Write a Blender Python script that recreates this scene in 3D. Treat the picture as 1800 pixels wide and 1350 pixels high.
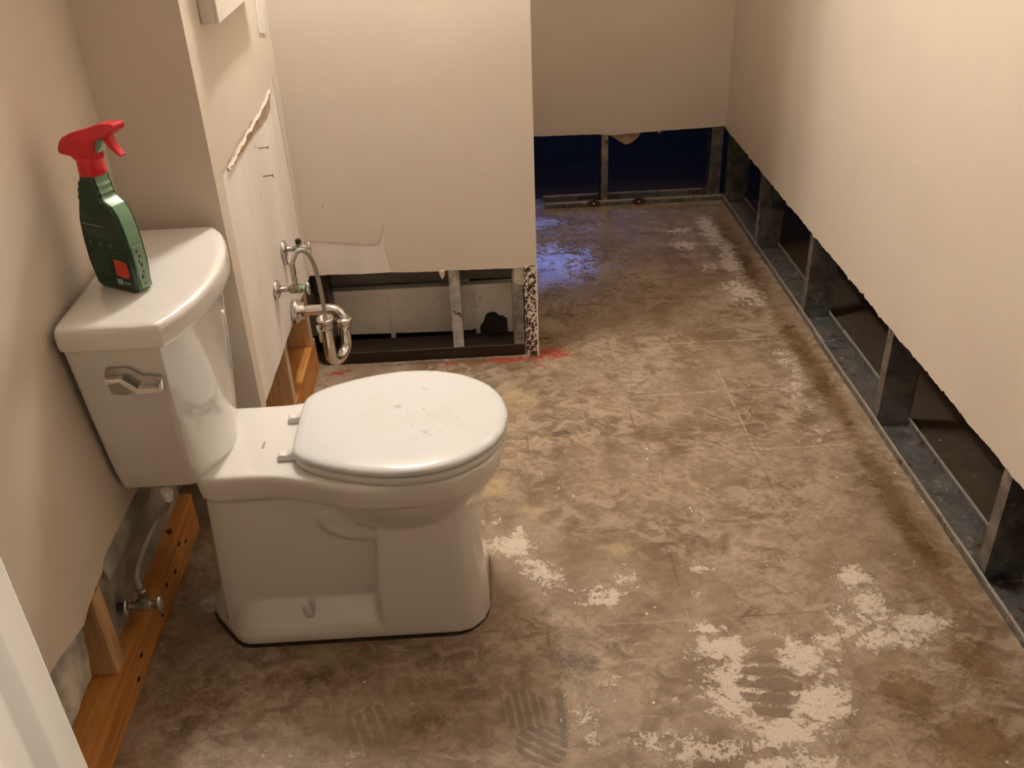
import bpy, bmesh, math, random
import numpy as np
from mathutils import Vector, Matrix
from mathutils.geometry import tessellate_polygon
random.seed(7)
PI = math.pi
for o in list(bpy.data.objects): bpy.data.objects.remove(o)
S = bpy.context.scene; COL = S.collection
# ------------------------------------------------------------------ camera, world, lights, exposure
yaw, pitch, roll, fpx = 0.0249614759740084, 0.5443524738164459, -0.04205084507015327, 1662.81
fwd = Vector((math.sin(yaw)*math.cos(pitch), math.cos(yaw)*math.cos(pitch), -math.sin(pitch)))
r0 = Vector((math.cos(yaw), -math.sin(yaw), 0)); u0 = r0.cross(fwd)
rr = math.cos(roll)*r0 + math.sin(roll)*u0; uu = -math.sin(roll)*r0 + math.cos(roll)*u0
cd = bpy.data.cameras.new('camera'); cam = bpy.data.objects.new('camera', cd); COL.objects.link(cam)
cd.sensor_width = 36; cd.lens = fpx/1800*36; cd.clip_start = .02
cam.matrix_world = Matrix(((rr.x, uu.x, -fwd.x, 0), (rr.y, uu.y, -fwd.y, 0), (rr.z, uu.z, -fwd.z, 1.5), (0, 0, 0, 1)))
S.camera = cam
w = bpy.data.worlds.new('world'); S.world = w; w.use_nodes = True
w.node_tree.nodes['Background'].inputs[0].default_value = (.30, .38, .60, 1)
w.node_tree.nodes['Background'].inputs[1].default_value = .004
S.view_settings.view_transform = 'Standard'; S.view_settings.look = 'None'
S.view_settings.gamma = 1; S.view_settings.use_curve_mapping = False
S.view_settings.exposure = 0.0
def area(name, loc, target, size, energy, col, size_y=None):
    l = bpy.data.lights.new(name, 'AREA'); l.energy = energy; l.color = col; l.size = size
    if size_y: l.shape = 'RECTANGLE'; l.size_y = size_y
    o = bpy.data.objects.new(name, l); COL.objects.link(o); o.location = loc
    o.rotation_euler = (Vector(target)-Vector(loc)).to_track_quat('-Z', 'Y').to_euler()
    return o
VANITY_EMIT = 348.0          # the two globes of the wall lamp over the missing vanity
WINDOW_EMIT = 5.2            # dusk-blue basement window
area('jamb_fill', (1.05, .36, 1.9), (-.4, .55, .9), .16, 2.6, (1, .93, .82)).data.spread = math.radians(60)  # added light, aimed so that only the door jamb brightens
area('hall_fill', (.25, -.9, 2.3), (.1, .6, .3), .35, .4, (1, .93, .82))  # weak unseen fill added behind the camera
area('nook_fill', (.62, 3.35, 2.38), (.62, 3.35, 0), .30, 5.0, (1, .88, .72))  # fill added to brighten the nook walls, no known lamp there

# ------------------------------------------------------------------ helpers
def tag(o, label=None, cat=None, group=None, kind=None):
    if label: o['label'] = label
    if cat: o['category'] = cat
    if group: o['group'] = group
    if kind: o['kind'] = kind
    return o
def obj(name, bm, mats, parent=None, smooth=False, bevel=None, angle=35):
    bmesh.ops.remove_doubles(bm, verts=bm.verts, dist=1e-6)
    bmesh.ops.recalc_face_normals(bm, faces=bm.faces)
    me = bpy.data.meshes.new(name); bm.to_mesh(me); bm.free()
    if not isinstance(mats, (list, tuple)): mats = [mats]
    for m in mats: me.materials.append(m)
    o = bpy.data.objects.new(name, me); COL.objects.link(o)
    if parent:
        o.parent = parent
        o.matrix_parent_inverse = Matrix.Translation(parent.location).inverted() if parent.type == 'EMPTY' else Matrix.Identity(4)
    if smooth:
        for p in me.polygons: p.use_smooth = True
    if bevel:
        b = o.modifiers.new('bevel', 'BEVEL'); b.width = bevel; b.segments = 3; b.limit_method = 'ANGLE'; b.angle_limit = math.radians(30)
        for p in me.polygons: p.use_smooth = True
        n = o.modifiers.new('wn', 'WEIGHTED_NORMAL'); n.keep_sharp = False
    return o
def empty(name, loc, label, cat, group=None):
    o = bpy.data.objects.new(name, None); COL.objects.link(o); o.location = loc; o.empty_display_size = .05
    return tag(o, label, cat, group)
def struct(o): o['kind'] = 'structure'; return o
def BM(): return bmesh.new()
def box(bm, a, b, mi=0):
    x0, y0, z0 = [min(p, q) for p, q in zip(a, b)]; x1, y1, z1 = [max(p, q) for p, q in zip(a, b)]
    v = [bm.verts.new(c) for c in ((x0,y0,z0),(x1,y0,z0),(x1,y1,z0),(x0,y1,z0),(x0,y0,z1),(x1,y0,z1),(x1,y1,z1),(x0,y1,z1))]
    for f in ((0,1,2,3),(4,5,6,7),(0,1,5,4),(1,2,6,5),(2,3,7,6),(3,0,4,7)):
        bm.faces.new([v[i] for i in f]).material_index = mi
    return bm
def prism(bm, poly, a, b, fn, mi=0):
    """poly: 2D outline; fn(u, v, w) -> 3D point; extruded w = a..b"""
    n = len(poly)
    A = [bm.verts.new(fn(p[0], p[1], a)) for p in poly]; B = [bm.verts.new(fn(p[0], p[1], b)) for p in poly]
    tris = tessellate_polygon([[Vector((p[0], p[1], 0)) for p in poly]])
    for t in tris:
        for L in (A, B):
            try: bm.faces.new([L[i] for i in t]).material_index = mi
            except ValueError: pass
    for i in range(n):
        j = (i+1) % n
        bm.faces.new((A[i], A[j], B[j], B[i])).material_index = mi
    return bm
XZ = lambda u, v, w: (u, w, v)      # outline in x,z ; extruded in y
YZ = lambda u, v, w: (w, u, v)      # outline in y,z ; extruded in x
XY = lambda u, v, w: (u, v, w)
def tube(bm, pts, r, n=16, cap=True, mi=0):
    pts = [Vector(p) for p in pts]; rad = r if isinstance(r, (list, tuple)) else [r]*len(pts)
    rings = []; prev = None
    for i, p in enumerate(pts):
        t = (pts[min(i+1, len(pts)-1)]-pts[max(i-1, 0)]).normalized()
        if prev is None:
            prev = t.orthogonal().normalized()
        prev = (prev - t*prev.dot(t)).normalized(); q = t.cross(prev)
        rings.append([bm.verts.new(p+(prev*math.cos(2*PI*k/n)+q*math.sin(2*PI*k/n))*rad[i]) for k in range(n)])
    for A, B in zip(rings, rings[1:]):
        for k in range(n): bm.faces.new((A[k], A[(k+1)%n], B[(k+1)%n], B[k])).material_index = mi
    if cap:
        bm.faces.new(rings[0]).material_index = mi; bm.faces.new(rings[-1]).material_index = mi
    return bm
def lathe(bm, prof, origin, axis=(0,0,1), n=32, mi=0, sy=1.0):
    ax = Vector(axis).normalized(); a = ax.orthogonal().normalized() if abs(ax.z) < .9 else Vector((1,0,0)); b = ax.cross(a)
    if abs(ax.z) < .9: a = Vector((0,0,1)); b = ax.cross(a)
    O = Vector(origin); rings = []
    for r, h in prof:
        rings.append([bm.verts.new(O+ax*h+(a*math.cos(2*PI*k/n)+b*math.sin(2*PI*k/n)*sy)*max(r, 1e-5)) for k in range(n)])
    for A, B in zip(rings, rings[1:]):
        for k in range(n): bm.faces.new((A[k], A[(k+1)%n], B[(k+1)%n], B[k])).material_index = mi
    for R in (rings[0], rings[-1]): bm.faces.new(R).material_index = mi
    return bm
def spline(pts, n=10):
    P = [Vector(p) for p in pts]; P = [2*P[0]-P[1]]+P+[2*P[-1]-P[-2]]; out = []
    for i in range(1, len(P)-2):
        for k in range(n):
            t = k/n; a, b, c, d = P[i-1:i+3]
            out.append(.5*((2*b)+(c-a)*t+(2*a-5*b+4*c-d)*t*t+(3*b-a-3*c+d)*t**3))
    out.append(P[-2]); return out
def loft(bm, rings, cap=True, mi=0):
    R = [[bm.verts.new(p) for p in r] for r in rings]; n = len(R[0])
    for A, B in zip(R, R[1:]):
        for k in range(n): bm.faces.new((A[k], A[(k+1)%n], B[(k+1)%n], B[k])).material_index = mi
    if cap:
        for r in (R[0], R[-1]): bm.faces.new(r).material_index = mi
    return bm
def jag(p, q, step, amp, seed=0, spikes=0.0):
    """ragged line from p to q in 2D, displaced across its own direction"""
    rnd = random.Random(seed); L = math.hypot(q[0]-p[0], q[1]-p[1]); n = max(2, int(L/step)); out = []
    nx, ny = -(q[1]-p[1])/L, (q[0]-p[0])/L; s = 0
    for i in range(n):
        t = i/n; s = .7*s+rnd.uniform(-amp, amp)
        e = s + (rnd.uniform(-1, 1)*spikes if rnd.random() < .07 else 0)
        out.append((p[0]+(q[0]-p[0])*t+nx*e, p[1]+(q[1]-p[1])*t+ny*e))
    return out

# ------------------------------------------------------------------ materials
class NT:
    def __init__(s, name):
        s.m = bpy.data.materials.new(name); s.m.use_nodes = True; s.t = s.m.node_tree
        s.b = s.t.nodes['Principled BSDF']; s.tc = s.t.nodes.new('ShaderNodeTexCoord')
    def n(s, ty, **kw):
        x = s.t.nodes.new(ty)
        for k, v in kw.items(): setattr(x, k, v)
        return x
    def put(s, sock, v):
        if hasattr(v, 'is_output') or isinstance(v, bpy.types.NodeSocket): s.t.links.new(v, sock)
        elif isinstance(v, (tuple, list)) and len(v) == 3 and sock.type == 'RGBA': sock.default_value = (*v, 1)
        else: sock.default_value = v
    def M(s, op, a, b=0.0, c=None, clamp=False):
        x = s.n('ShaderNodeMath', operation=op); x.use_clamp = clamp
        s.put(x.inputs[0], a); s.put(x.inputs[1], b)
        if c is not None: s.put(x.inputs[2], c)
        return x.outputs[0]
    def noise(s, scale, detail=4, rough=.55, dist=0, vec=None, out=0):
        x = s.n('ShaderNodeTexNoise'); x.inputs['Scale'].default_value = scale; x.inputs['Detail'].default_value = detail
        x.inputs['Roughness'].default_value = rough; x.inputs['Distortion'].default_value = dist
        s.t.links.new(vec if vec is not None else s.tc.outputs['Object'], x.inputs['Vector']); return x.outputs[out]
    def mapped(s, scale=(1,1,1), loc=(0,0,0), rot=(0,0,0)):
        x = s.n('ShaderNodeMapping'); x.inputs['Scale'].default_value = scale; x.inputs['Location'].default_value = loc; x.inputs['Rotation'].default_value = rot
        s.t.links.new(s.tc.outputs['Object'], x.inputs['Vector']); return x.outputs[0]
    def ss(s, v, lo, hi, a=0.0, b=1.0):
        x = s.n('ShaderNodeMapRange', interpolation_type='SMOOTHSTEP'); s.put(x.inputs[0], v)
        for i, k in enumerate((lo, hi, a, b)): s.put(x.inputs[i+1], k)
        return x.outputs[0]
    def mix(s, f, a, b, mode='MIX'):
        x = s.n('ShaderNodeMix', data_type='RGBA', blend_type=mode); s.put(x.inputs[0], f); s.put(x.inputs[6], a); s.put(x.inputs[7], b); return x.outputs[2]
    def bump(s, h, strength=.3, dist=.002):
        x = s.n('ShaderNodeBump'); x.inputs['Strength'].default_value = strength; x.inputs['Distance'].default_value = dist
        s.t.links.new(h, x.inputs['Height']); s.t.links.new(x.outputs[0], s.b.inputs['Normal'])
    def set(s, col=None, rough=None, metal=None, spec=None, coat=None, **kw):
        for k, v in (('Base Color', col), ('Roughness', rough), ('Metallic', metal), ('Specular IOR Level', spec), ('Coat Weight', coat)):
            if v is not None: s.put(s.b.inputs[k], v)
        for k, v in kw.items(): s.put(s.b.inputs[k.replace('_', ' ')], v)
        return s.m
def simple(name, a, b, scale, rough=.5, metal=0, bump=0, bscale=None, bdist=.001, **kw):
    t = NT(name); nz = t.noise(scale); m = t.set(t.mix(t.ss(nz, .3, .7), a, b), rough, metal, **kw)
    if bump: t.bump(t.noise(bscale or scale*4, 3), bump, bdist)
    return m
def mat_paint():
    t = NT('beige_paint'); c = t.mix(t.ss(t.noise(2.5, 5), .3, .7), (.69, .60, .505), (.73, .64, .54))
    spk = t.ss(t.noise(90, 2), .70, .76); c = t.mix(t.M('MULTIPLY', spk, t.ss(t.noise(5, 2), .5, .7)), c, (.42, .36, .29))
    t.bump(t.noise(150, 3), .12, .0008); return t.set(c, t.ss(t.noise(8), .3, .7, .36, .48), spec=.4)
M_PAINT = mat_paint()
def mat_torn():
    t = NT('bare_drywall'); v = t.mapped((1, 1, .25))
    c = t.mix(t.ss(t.noise(6, 5, vec=v), .35, .68), (.80, .73, .68), (.90, .84, .79))
    c = t.mix(t.ss(t.noise(22, 4, .6, 1.0), .66, .74), c, (.50, .40, .33))
    t.bump(t.noise(30, 6), .3, .002); return t.set(c, .75, spec=.2)
M_TORN = mat_torn()

M_CORE = simple('gypsum_core', (.62, .56, .48), (.80, .74, .66), 40, .9, bump=.5, bscale=90)
M_BROWNPAPER = simple('torn_brown_paper', (.42, .29, .19), (.62, .48, .36), 30, .85, bump=.4)
M_CEIL = simple('ceiling_paint', (.70, .66, .60), (.74, .70, .64), 3, .9)
M_WHITE = simple('white_trim_paint', (.74, .68, .60), (.78, .72, .64), 4, .35)
M_CERAM = simple('white_vitreous_china', (.80, .775, .735), (.83, .80, .76), 3, .07, coat=1.0, Coat_Roughness=.03)
def mat_lid():
    t = NT('white_seat_plastic'); c = t.mix(t.ss(t.noise(3), .3, .7), (.68, .69, .69), (.71, .72, .72))
    cen = t.n('ShaderNodeVectorMath', operation='DISTANCE'); t.t.links.new(t.tc.outputs['Object'], cen.inputs[0]); cen.inputs[1].default_value = (-.17, 1.64, .455)
    near = t.M('SUBTRACT', 1.0, t.ss(cen.outputs['Value'], .04, .17))
    c = t.mix(t.M('MULTIPLY', near, t.ss(t.noise(34, 5, .7, 1.5), .60, .68, 0, .75)), c, (.36, .34, .30))
    c = t.mix(t.M('MULTIPLY', near, t.ss(t.noise(9, 3), .4, .75, 0, .45)), c, (.62, .61, .57))
    cen2 = t.n('ShaderNodeVectorMath', operation='DISTANCE'); t.t.links.new(t.tc.outputs['Object'], cen2.inputs[0]); cen2.inputs[1].default_value = (-.195, 1.655, .458)
    c = t.mix(t.ss(cen2.outputs['Value'], .002, .012, .6, 0), c, (.52, .36, .26))
    return t.set(c, .2, spec=.5)
M_LID = mat_lid()
M_SEAT = simple('white_seat_gloss', (.82, .80, .75), (.85, .83, .78), 3, .16)
M_CHROME = simple('chrome', (.72, .70, .68), (.82, .80, .78), 14, .09, 1.0)
M_CHROME_D = simple('dull_chrome', (.34, .32, .29), (.52, .49, .45), 25, .28, 1.0, bump=.2)
def mat_brass():
    t = NT('tarnished_brass_body'); c = t.mix(t.ss(t.noise(60, 4), .4, .62), (.24, .19, .12), (.42, .38, .31)); c = t.mix(t.ss(t.noise(45, 3, vec=t.mapped(loc=(3, 1, 2))), .56, .64, 0, .8), c, (.18, .42, .36))
    return t.set(c, .4, .65)
M_BRASS = mat_brass()
M_BRAID = simple('braided_grey_hose', (.32, .29, .26), (.44, .41, .37), 300, .45, .3, bump=.6, bscale=900)
def mat_steel(name='galvanised_steel', dark=1.0, rust=.0, metal=.85):
    t = NT(name); a = t.ss(t.noise(18, 5, .6, .4), .35, .66)
    c = t.mix(a, tuple(k*dark for k in (.20, .20, .205)), tuple(k*dark for k in (.40, .395, .385)))
    wt = t.ss(t.noise(28, 6, .7, 1.2), .58, .66); c = t.mix(t.M('MULTIPLY', wt, .7), c, (.68, .62, .54)); c = t.mix(t.ss(t.noise(7, 4, vec=t.mapped(loc=(8, 1, 3))), .45, .65, 0, .45 if rust else .15), c, (.17, .13, .08))
    if rust: c = t.mix(t.ss(t.noise(16, 5, .65, 1.0, vec=t.mapped(loc=(4, 2, 0))), .62-.1*rust, .68), c, (.10, .035, .015))
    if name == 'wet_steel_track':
        sz = t.n('ShaderNodeSeparateXYZ'); t.t.links.new(t.tc.outputs['Object'], sz.inputs[0]); c = t.mix(t.M('MULTIPLY', t.ss(t.M('ADD', sz.outputs[2], t.M('MULTIPLY', t.M('SUBTRACT', wt, .5), .004)), .014, .023), .75), c, (.66, .62, .56))  # lamp-lit flange edge painted in, lighter towards the top
    t.bump(t.noise(60, 4), .15, .001)
    return t.set(c, t.ss(t.noise(30), .3, .7, .26, .46), metal)
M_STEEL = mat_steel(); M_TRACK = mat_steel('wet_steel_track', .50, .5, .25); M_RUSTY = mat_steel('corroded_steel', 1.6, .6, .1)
def mat_wood(name, a, b, kn=(.10, .04, .015), axis=1, rough=.6):
    t = NT(name); sc = [9, 9, 9]; sc[axis] = .9; v = t.mapped(tuple(sc))
    g = t.noise(3.2, 6, .6, 1.6, vec=v); sc2 = [60, 60, 60]; sc2[axis] = 2.5
    f = t.noise(1.5, 3, .6, .3, vec=t.mapped(tuple(sc2)))
    c = t.mix(t.ss(g, .32, .68), a, b); c = t.mix(t.ss(f, .45, .7, 0, .5), c, tuple(k*.55 for k in a))
    c = t.mix(t.ss(t.noise(20, 3, .5, .3), .68, .73), c, kn)
    t.bump(f, .25, .001); return t.set(c, rough, spec=.35)
M_WOOD = mat_wood('fir_lumber', (.60, .245, .06), (.74, .345, .10), axis=1)
M_WOOD_Z = mat_wood('fir_lumber_upright', (.62, .37, .17), (.76, .48, .25), axis=2)
M_WOOD_E = mat_wood('pale_lumber_edge', (.60, .43, .26), (.70, .53, .35), axis=2)
M_DARKWOOD = mat_wood('water_blackened_wood', (.014, .009, .006), (.040, .026, .017), axis=0, rough=.35)
M_REDWOOD = simple('dark_red_notch', (.09, .02, .012), (.13, .035, .02), 20, .7)
M_TUB = simple('off_white_fibreglass', (.50, .48, .43), (.60, .57, .51), 7, .5, bump=.15, bscale=25, bdist=.003)
def mat_tub():
    t = NT('dusty_fibreglass'); c = t.mix(t.ss(t.noise(6, 6), .35, .7), (.74, .71, .65), (.88, .84, .77))
    sx = t.noise(7, 2, .5, 3.0, vec=t.mapped((1, 1, 1.4))); ln = t.M('ABSOLUTE', t.M('SUBTRACT', sx, .5))
    c = t.mix(t.M('MULTIPLY', t.ss(ln, .0, .007, 1, 0), t.ss(t.noise(4, 2), .5, .6)), c, (.16, .12, .09))
    t.bump(t.noise(25, 4), .2, .003); return t.set(c, .5)
M_TUB = mat_tub()
M_GREY = simple('grey_backer', (.17, .155, .135), (.24, .22, .19), 12, .8, bump=.3)
M_CEMENT = simple('old_foundation_cement', (.26, .235, .195), (.46, .42, .35), 14, .9, bump=.9, bscale=35, bdist=.006)
M_RED = simple('red_trigger_plastic', (.62, .008, .022), (.68, .012, .026), 6, .3)
M_GREEN = simple('dark_green_bottle', (.004, .034, .013), (.006, .046, .018), 10, .2, coat=.2)
M_GREENSIDE = simple('pale_green_bottle_side', (.16, .31, .19), (.21, .38, .24), 25, .32)
M_LABEL = simple('dark_green_label', (.006, .030, .014), (.010, .040, .018), 20, .3)
M_TXT = simple('white_print', (.30, .38, .31), (.40, .48, .41), 80, .5)
M_TXT2 = simple('faint_print', (.07, .13, .085), (.12, .19, .13), 200, .5)
M_SAND = simple('red_square_print', (.60, .045, .02), (.66, .06, .03), 40, .5)
M_BLACK = simple('black_print', (.01, .01, .01), (.02, .02, .02), 60, .5)
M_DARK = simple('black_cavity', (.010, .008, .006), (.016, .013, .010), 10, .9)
M_CAULK = simple('dark_damp_seal', (.03, .02, .012), (.07, .05, .035), 60, .35)
M_CRUMB = simple('crumbled_board', (.24, .23, .19), (.72, .64, .55), 11, .9, bump=.9, bscale=60, bdist=.005)
M_NAIL = simple('rusty_nail_steel', (.09, .035, .02), (.14, .07, .045), 80, .6, .5)
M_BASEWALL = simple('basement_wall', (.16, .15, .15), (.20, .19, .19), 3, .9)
def mat_spalled():
    t = NT('spalled_corner_bead'); n1 = t.noise(85, 4, .6, .8)
    sx = t.n('ShaderNodeSeparateXYZ'); t.t.links.new(t.tc.outputs['Object'], sx.inputs[0])
    n1 = t.M('ADD', n1, t.ss(sx.outputs[0], .149, .156, .0, .2)); c = t.mix(t.ss(n1, .49, .54), (.075, .03, .017), (.86, .79, .71)); t.bump(n1, .8, .004); return t.set(c, .7)
M_SPALL = mat_spalled()
def emit(name, col, st):
    t = NT(name); t.set((.8, .8, .8), .5); t.put(t.b.inputs['Emission Color'], col); t.b.inputs['Emission Strength'].default_value = st; return t.m
M_LAMP = emit('lit_frosted_shade', (1.0, .95, .875), VANITY_EMIT)
M_PANE = emit('dusk_blue_pane', (.20, .32, 1.0), WINDOW_EMIT)

M_HALL = simple('hall_paint', (.20, .17, .14), (.24, .20, .17), 3, .7)
def mat_floor():
    t = NT('stained_wet_concrete'); P = t.tc.outputs['Object']
    def attr(n): x = t.n('ShaderNodeAttribute'); x.attribute_name = n; return x.outputs['Fac']
    pale, wet, red, yel, prt, dirt_shade = [attr(k) for k in ('pale', 'wet', 'red', 'yellow', 'swirl', 'dirt_shade')]
    big = t.noise(2.2, 6, .6); mid = t.noise(9, 7, .62, .4); fine = t.noise(48, 6, .66, .5); vf = t.noise(170, 4, .6)
    c = t.mix(t.ss(big, .34, .66), (.20, .128, .070), (.335, .24, .16))
    c = t.mix(t.ss(mid, .38, .66, 0, .75), c, (.395, .295, .212))
    c = t.mix(t.ss(fine, .40, .66, 0, .40), c, (.175, .122, .078))
    scf = t.noise(2.2, 9, .68, .9, vec=t.mapped((8, 11, 1), rot=(0, 0, .35))); zone = t.ss(t.noise(3.2, 3, vec=t.mapped(loc=(2, 6, 0))), .36, .62, .25, 1)
    c = t.mix(t.M('MULTIPLY', zone, t.ss(scf, .50, .58, 0, .60)), c, (.48, .375, .285)); c = t.mix(t.M('MULTIPLY', zone, t.ss(scf, .47, .40, 0, .60)), c, (.135, .085, .048))
    rdg = t.M('ABSOLUTE', t.M('SUBTRACT', t.noise(13, 5, .6, 1.4, vec=t.mapped(loc=(3, 3, 0))), .5)); c = t.mix(t.M('MULTIPLY', t.ss(rdg, 0, .02, .55, 0), t.ss(big, .48, .58)), c, (.54, .43, .33))
    c = t.mix(t.ss(t.M('ADD', yel, t.M('MULTIPLY', t.M('SUBTRACT', mid, .5), 2.2)), .35, 1.0, 0, .6), c, (.50, .38, .21))
    # trowel and adhesive swirls
    wv = t.n('ShaderNodeTexWave', wave_type='BANDS', bands_direction='DIAGONAL'); wv.inputs['Scale'].default_value = 16; wv.inputs['Distortion'].default_value = 16; wv.inputs['Detail'].default_value = 3; wv.inputs['Detail Scale'].default_value = .7
    t.t.links.new(P, wv.inputs['Vector'])
    sw = t.M('MULTIPLY', t.ss(wv.outputs['Fac'], .45, .8), t.M('MULTIPLY', t.ss(mid, .42, .6), t.M('ADD', .18, prt)))
    c = t.mix(t.M('MULTIPLY', sw, .62, clamp=True), c, (.47, .37, .28))
    sw2 = t.M('MULTIPLY', t.ss(wv.outputs['Fac'], .45, .1), t.M('MULTIPLY', t.ss(fine, .42, .6), prt)); c = t.mix(t.M('MULTIPLY', sw2, .55, clamp=True), c, (.16, .105, .065))
    # 12 inch tile ghost lines
    sp = t.n('ShaderNodeSeparateXYZ'); t.t.links.new(P, sp.inputs[0]); X, Y = sp.outputs[0], sp.outputs[1]
    wob = t.M('MULTIPLY', t.M('SUBTRACT', fine, .5), .006)
    def lines(s, off):
        f = t.M('FRACT', t.M('DIVIDE', t.M('ADD', s, t.M('ADD', wob, 100*.305-off+.1525)), .305)); return t.M('ABSOLUTE', t.M('SUBTRACT', f, .5))
    gx = t.ss(lines(X, .090), .004, .013, 1, 0); gy = t.ss(lines(Y, 2.070), .004, .013, 1, 0)
    g = t.M('MAXIMUM', gx, gy); gl = t.M('MULTIPLY', g, t.ss(t.noise(3.1, 3, vec=t.mapped(loc=(7, 3, 0))), .50, .62, 0, .28)); gd = t.M('MULTIPLY', g, t.ss(t.noise(3.7, 3, vec=t.mapped(loc=(1, 9, 0))), .50, .60, 0, .55))
    c = t.mix(gd, c, (.13, .085, .05)); c = t.mix(gl, c, (.56, .46, .36))
    def seg(lo, hi, s, oth, at):
        m = t.M('MULTIPLY', t.M('GREATER_THAN', s, lo), t.M('LESS_THAN', s, hi)); d = t.M('ABSOLUTE', t.M('SUBTRACT', t.M('ADD', oth, wob), at)); return t.M('MULTIPLY', m, t.ss(d, .0015, .0045, 1, 0))
    sg = seg(.70, .99, X, Y, 2.065)
    for q in (seg(2.07, 2.50, Y, X, .700), seg(.42, .99, X, Y, 2.37), seg(.55, .95, X, Y, 2.675)): sg = t.M('MAXIMUM', sg, q)
    c = t.mix(t.M('MULTIPLY', sg, t.ss(fine, .40, .58, .0, .75)), c, (.56, .46, .36))
    # pale efflorescence with ragged edges
    rag = t.M('ADD', t.M('MULTIPLY', mid, .50), t.M('ADD', t.M('MULTIPLY', fine, .65), t.M('MULTIPLY', vf, .40)))
    pm = t.ss(t.M('ADD', pale, t.M('MULTIPLY', t.M('SUBTRACT', rag, .775), 3.2)), .52, .78)
    # dark damp staining
    dk = t.ss(t.M('ADD', wet, t.M('MULTIPLY', t.M('SUBTRACT', rag, .775), 1.7)), .42, .85)
    c = t.mix(t.M('MULTIPLY', dk, .85), c, t.mix(t.ss(mid, .35, .65), (.12, .062, .020), (.21, .125, .055)))
    dt = t.ss(t.M('ADD', dirt_shade, t.M('MULTIPLY', t.M('SUBTRACT', rag, .775), 1.2)), .42, .75)
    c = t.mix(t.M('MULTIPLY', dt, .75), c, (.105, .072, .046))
    outer_shade = t.ss(dirt_shade, .93, 1.0); c = t.mix(t.M('MULTIPLY', outer_shade, .6), c, (.060, .046, .036))  # dimness beyond the walls put into the floor colour
    c = t.mix(t.M('MULTIPLY', pm, .80), c, t.mix(t.ss(vf, .3, .7), (.90, .79, .68), (.68, .57, .46)))
    # shoe prints: damp tread bars inside an oval
    def prnt(cx, cy, rot, sx, sy, bars, strength, col, c):
        mp = t.mapped((1/sx, 1/sy, 1), (0, 0, 0)); m2 = t.n('ShaderNodeMapping', vector_type='POINT')
        m1 = t.n('ShaderNodeVectorMath', operation='SUBTRACT'); t.t.links.new(P, m1.inputs[0]); m1.inputs[1].default_value = (cx, cy, 0)
        m2.inputs['Rotation'].default_value = (0, 0, rot); m2.inputs['Scale'].default_value = (1, 1, 1); t.t.links.new(m1.outputs[0], m2.inputs['Vector'])
        s2 = t.n('ShaderNodeSeparateXYZ'); t.t.links.new(m2.outputs[0], s2.inputs[0]); u = t.M('DIVIDE', s2.outputs[0], sx); v = t.M('DIVIDE', s2.outputs[1], sy)
        d = t.M('ADD', t.M('MULTIPLY', u, u), t.M('MULTIPLY', v, v)); d = t.M('ADD', d, t.M('MULTIPLY', t.M('SUBTRACT', mid, .5), 1.6))
        br = t.M('SINE', t.M('ADD', t.M('MULTIPLY', v, bars*PI), t.M('MULTIPLY', t.M('SUBTRACT', fine, .5), 5.0)))
        msk = t.M('MULTIPLY', t.ss(d, .8, 1.0, 1, 0), t.ss(br, -.55, -.25)); return t.mix(t.M('MULTIPLY', msk, strength), c, col)
    c = prnt(.515, 1.265, .15, .062, .085, 5, .85, (.22, .15, .105), c)
    c = prnt(.535, 1.375, 1.4, .016, .050, 1, .75, (.30, .215, .145), c)
    c = prnt(.030, 1.245, 1.45, .055, .050, 6, .60, (.15, .105, .07), c)
    c = prnt(.055, 1.165, .6, .055, .045, 5, .60, (.13, .09, .06), c)
    c = prnt(-.27, 1.235, 1.2, .05, .055, 5, .45, (.17, .115, .07), c)
    c = prnt(.19, 2.19, .3, .030, .020, 3, .75, (.10, .072, .05), c)
    c = prnt(.72, 2.12, .2, .035, .075, 7, .35, (.17, .115, .075), c)
    c = prnt(.30, 2.60, 1.1, .06, .05, 8, .40, (.19, .13, .085), c)
    # red paint
    rd = t.ss(t.M('ADD', red, t.M('MULTIPLY', t.M('SUBTRACT', rag, .775), 2.8)), .42, .85); c = t.mix(t.M('MULTIPLY', rd, .85), c, (.36, .035, .014))
    # small chips of plaster
    vo = t.n('ShaderNodeTexVoronoi'); vo.inputs['Scale'].default_value = 26; t.t.links.new(P, vo.inputs['Vector'])
    ch = t.M('MULTIPLY', t.M('LESS_THAN', vo.outputs['Distance'], .085), t.M('GREATER_THAN', t.noise(9, 2, vec=t.mapped(loc=(5, 5, 0))), .60)); c = t.mix(ch, c, (.72, .64, .54))
    rough = t.M('SUBTRACT', t.ss(mid, .3, .7, .40, .62), t.M('MULTIPLY', wet, .24)); film = attr('film')
    fm = t.ss(t.M('ADD', film, t.M('MULTIPLY', t.M('SUBTRACT', rag, .775), 2.4)), .35, 1.0)
    rough = t.M('SUBTRACT', rough, t.M('MULTIPLY', fm, .34), clamp=True); rough = t.M('MAXIMUM', rough, .11)
    rough = t.M('ADD', rough, t.M('ADD', t.M('MULTIPLY', pm, .15), t.M('MULTIPLY', outer_shade, .35)))
    h = t.M('ADD', t.M('MULTIPLY', mid, .5), t.M('ADD', t.M('MULTIPLY', fine, .35), t.M('MULTIPLY', vf, .10))); h = t.M('ADD', h, t.M('MULTIPLY', pm, .25))
    h = t.M('ADD', h, t.M('MULTIPLY', scf, .5)); h = t.M('MULTIPLY', h, t.ss(fm, 0, 1, 1, .24)); h = t.M('ADD', h, t.M('MULTIPLY', fm, t.M('MULTIPLY', t.noise(130, 3, .6, 1.0), .13))); t.bump(h, .7, .005)
    return t.set(c, rough, spec=t.M('MULTIPLY', t.M('ADD', .35, t.M('MULTIPLY', fm, .35)), t.ss(outer_shade, 0, 1, 1, .35)))
M_FLOOR = mat_floor()

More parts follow.
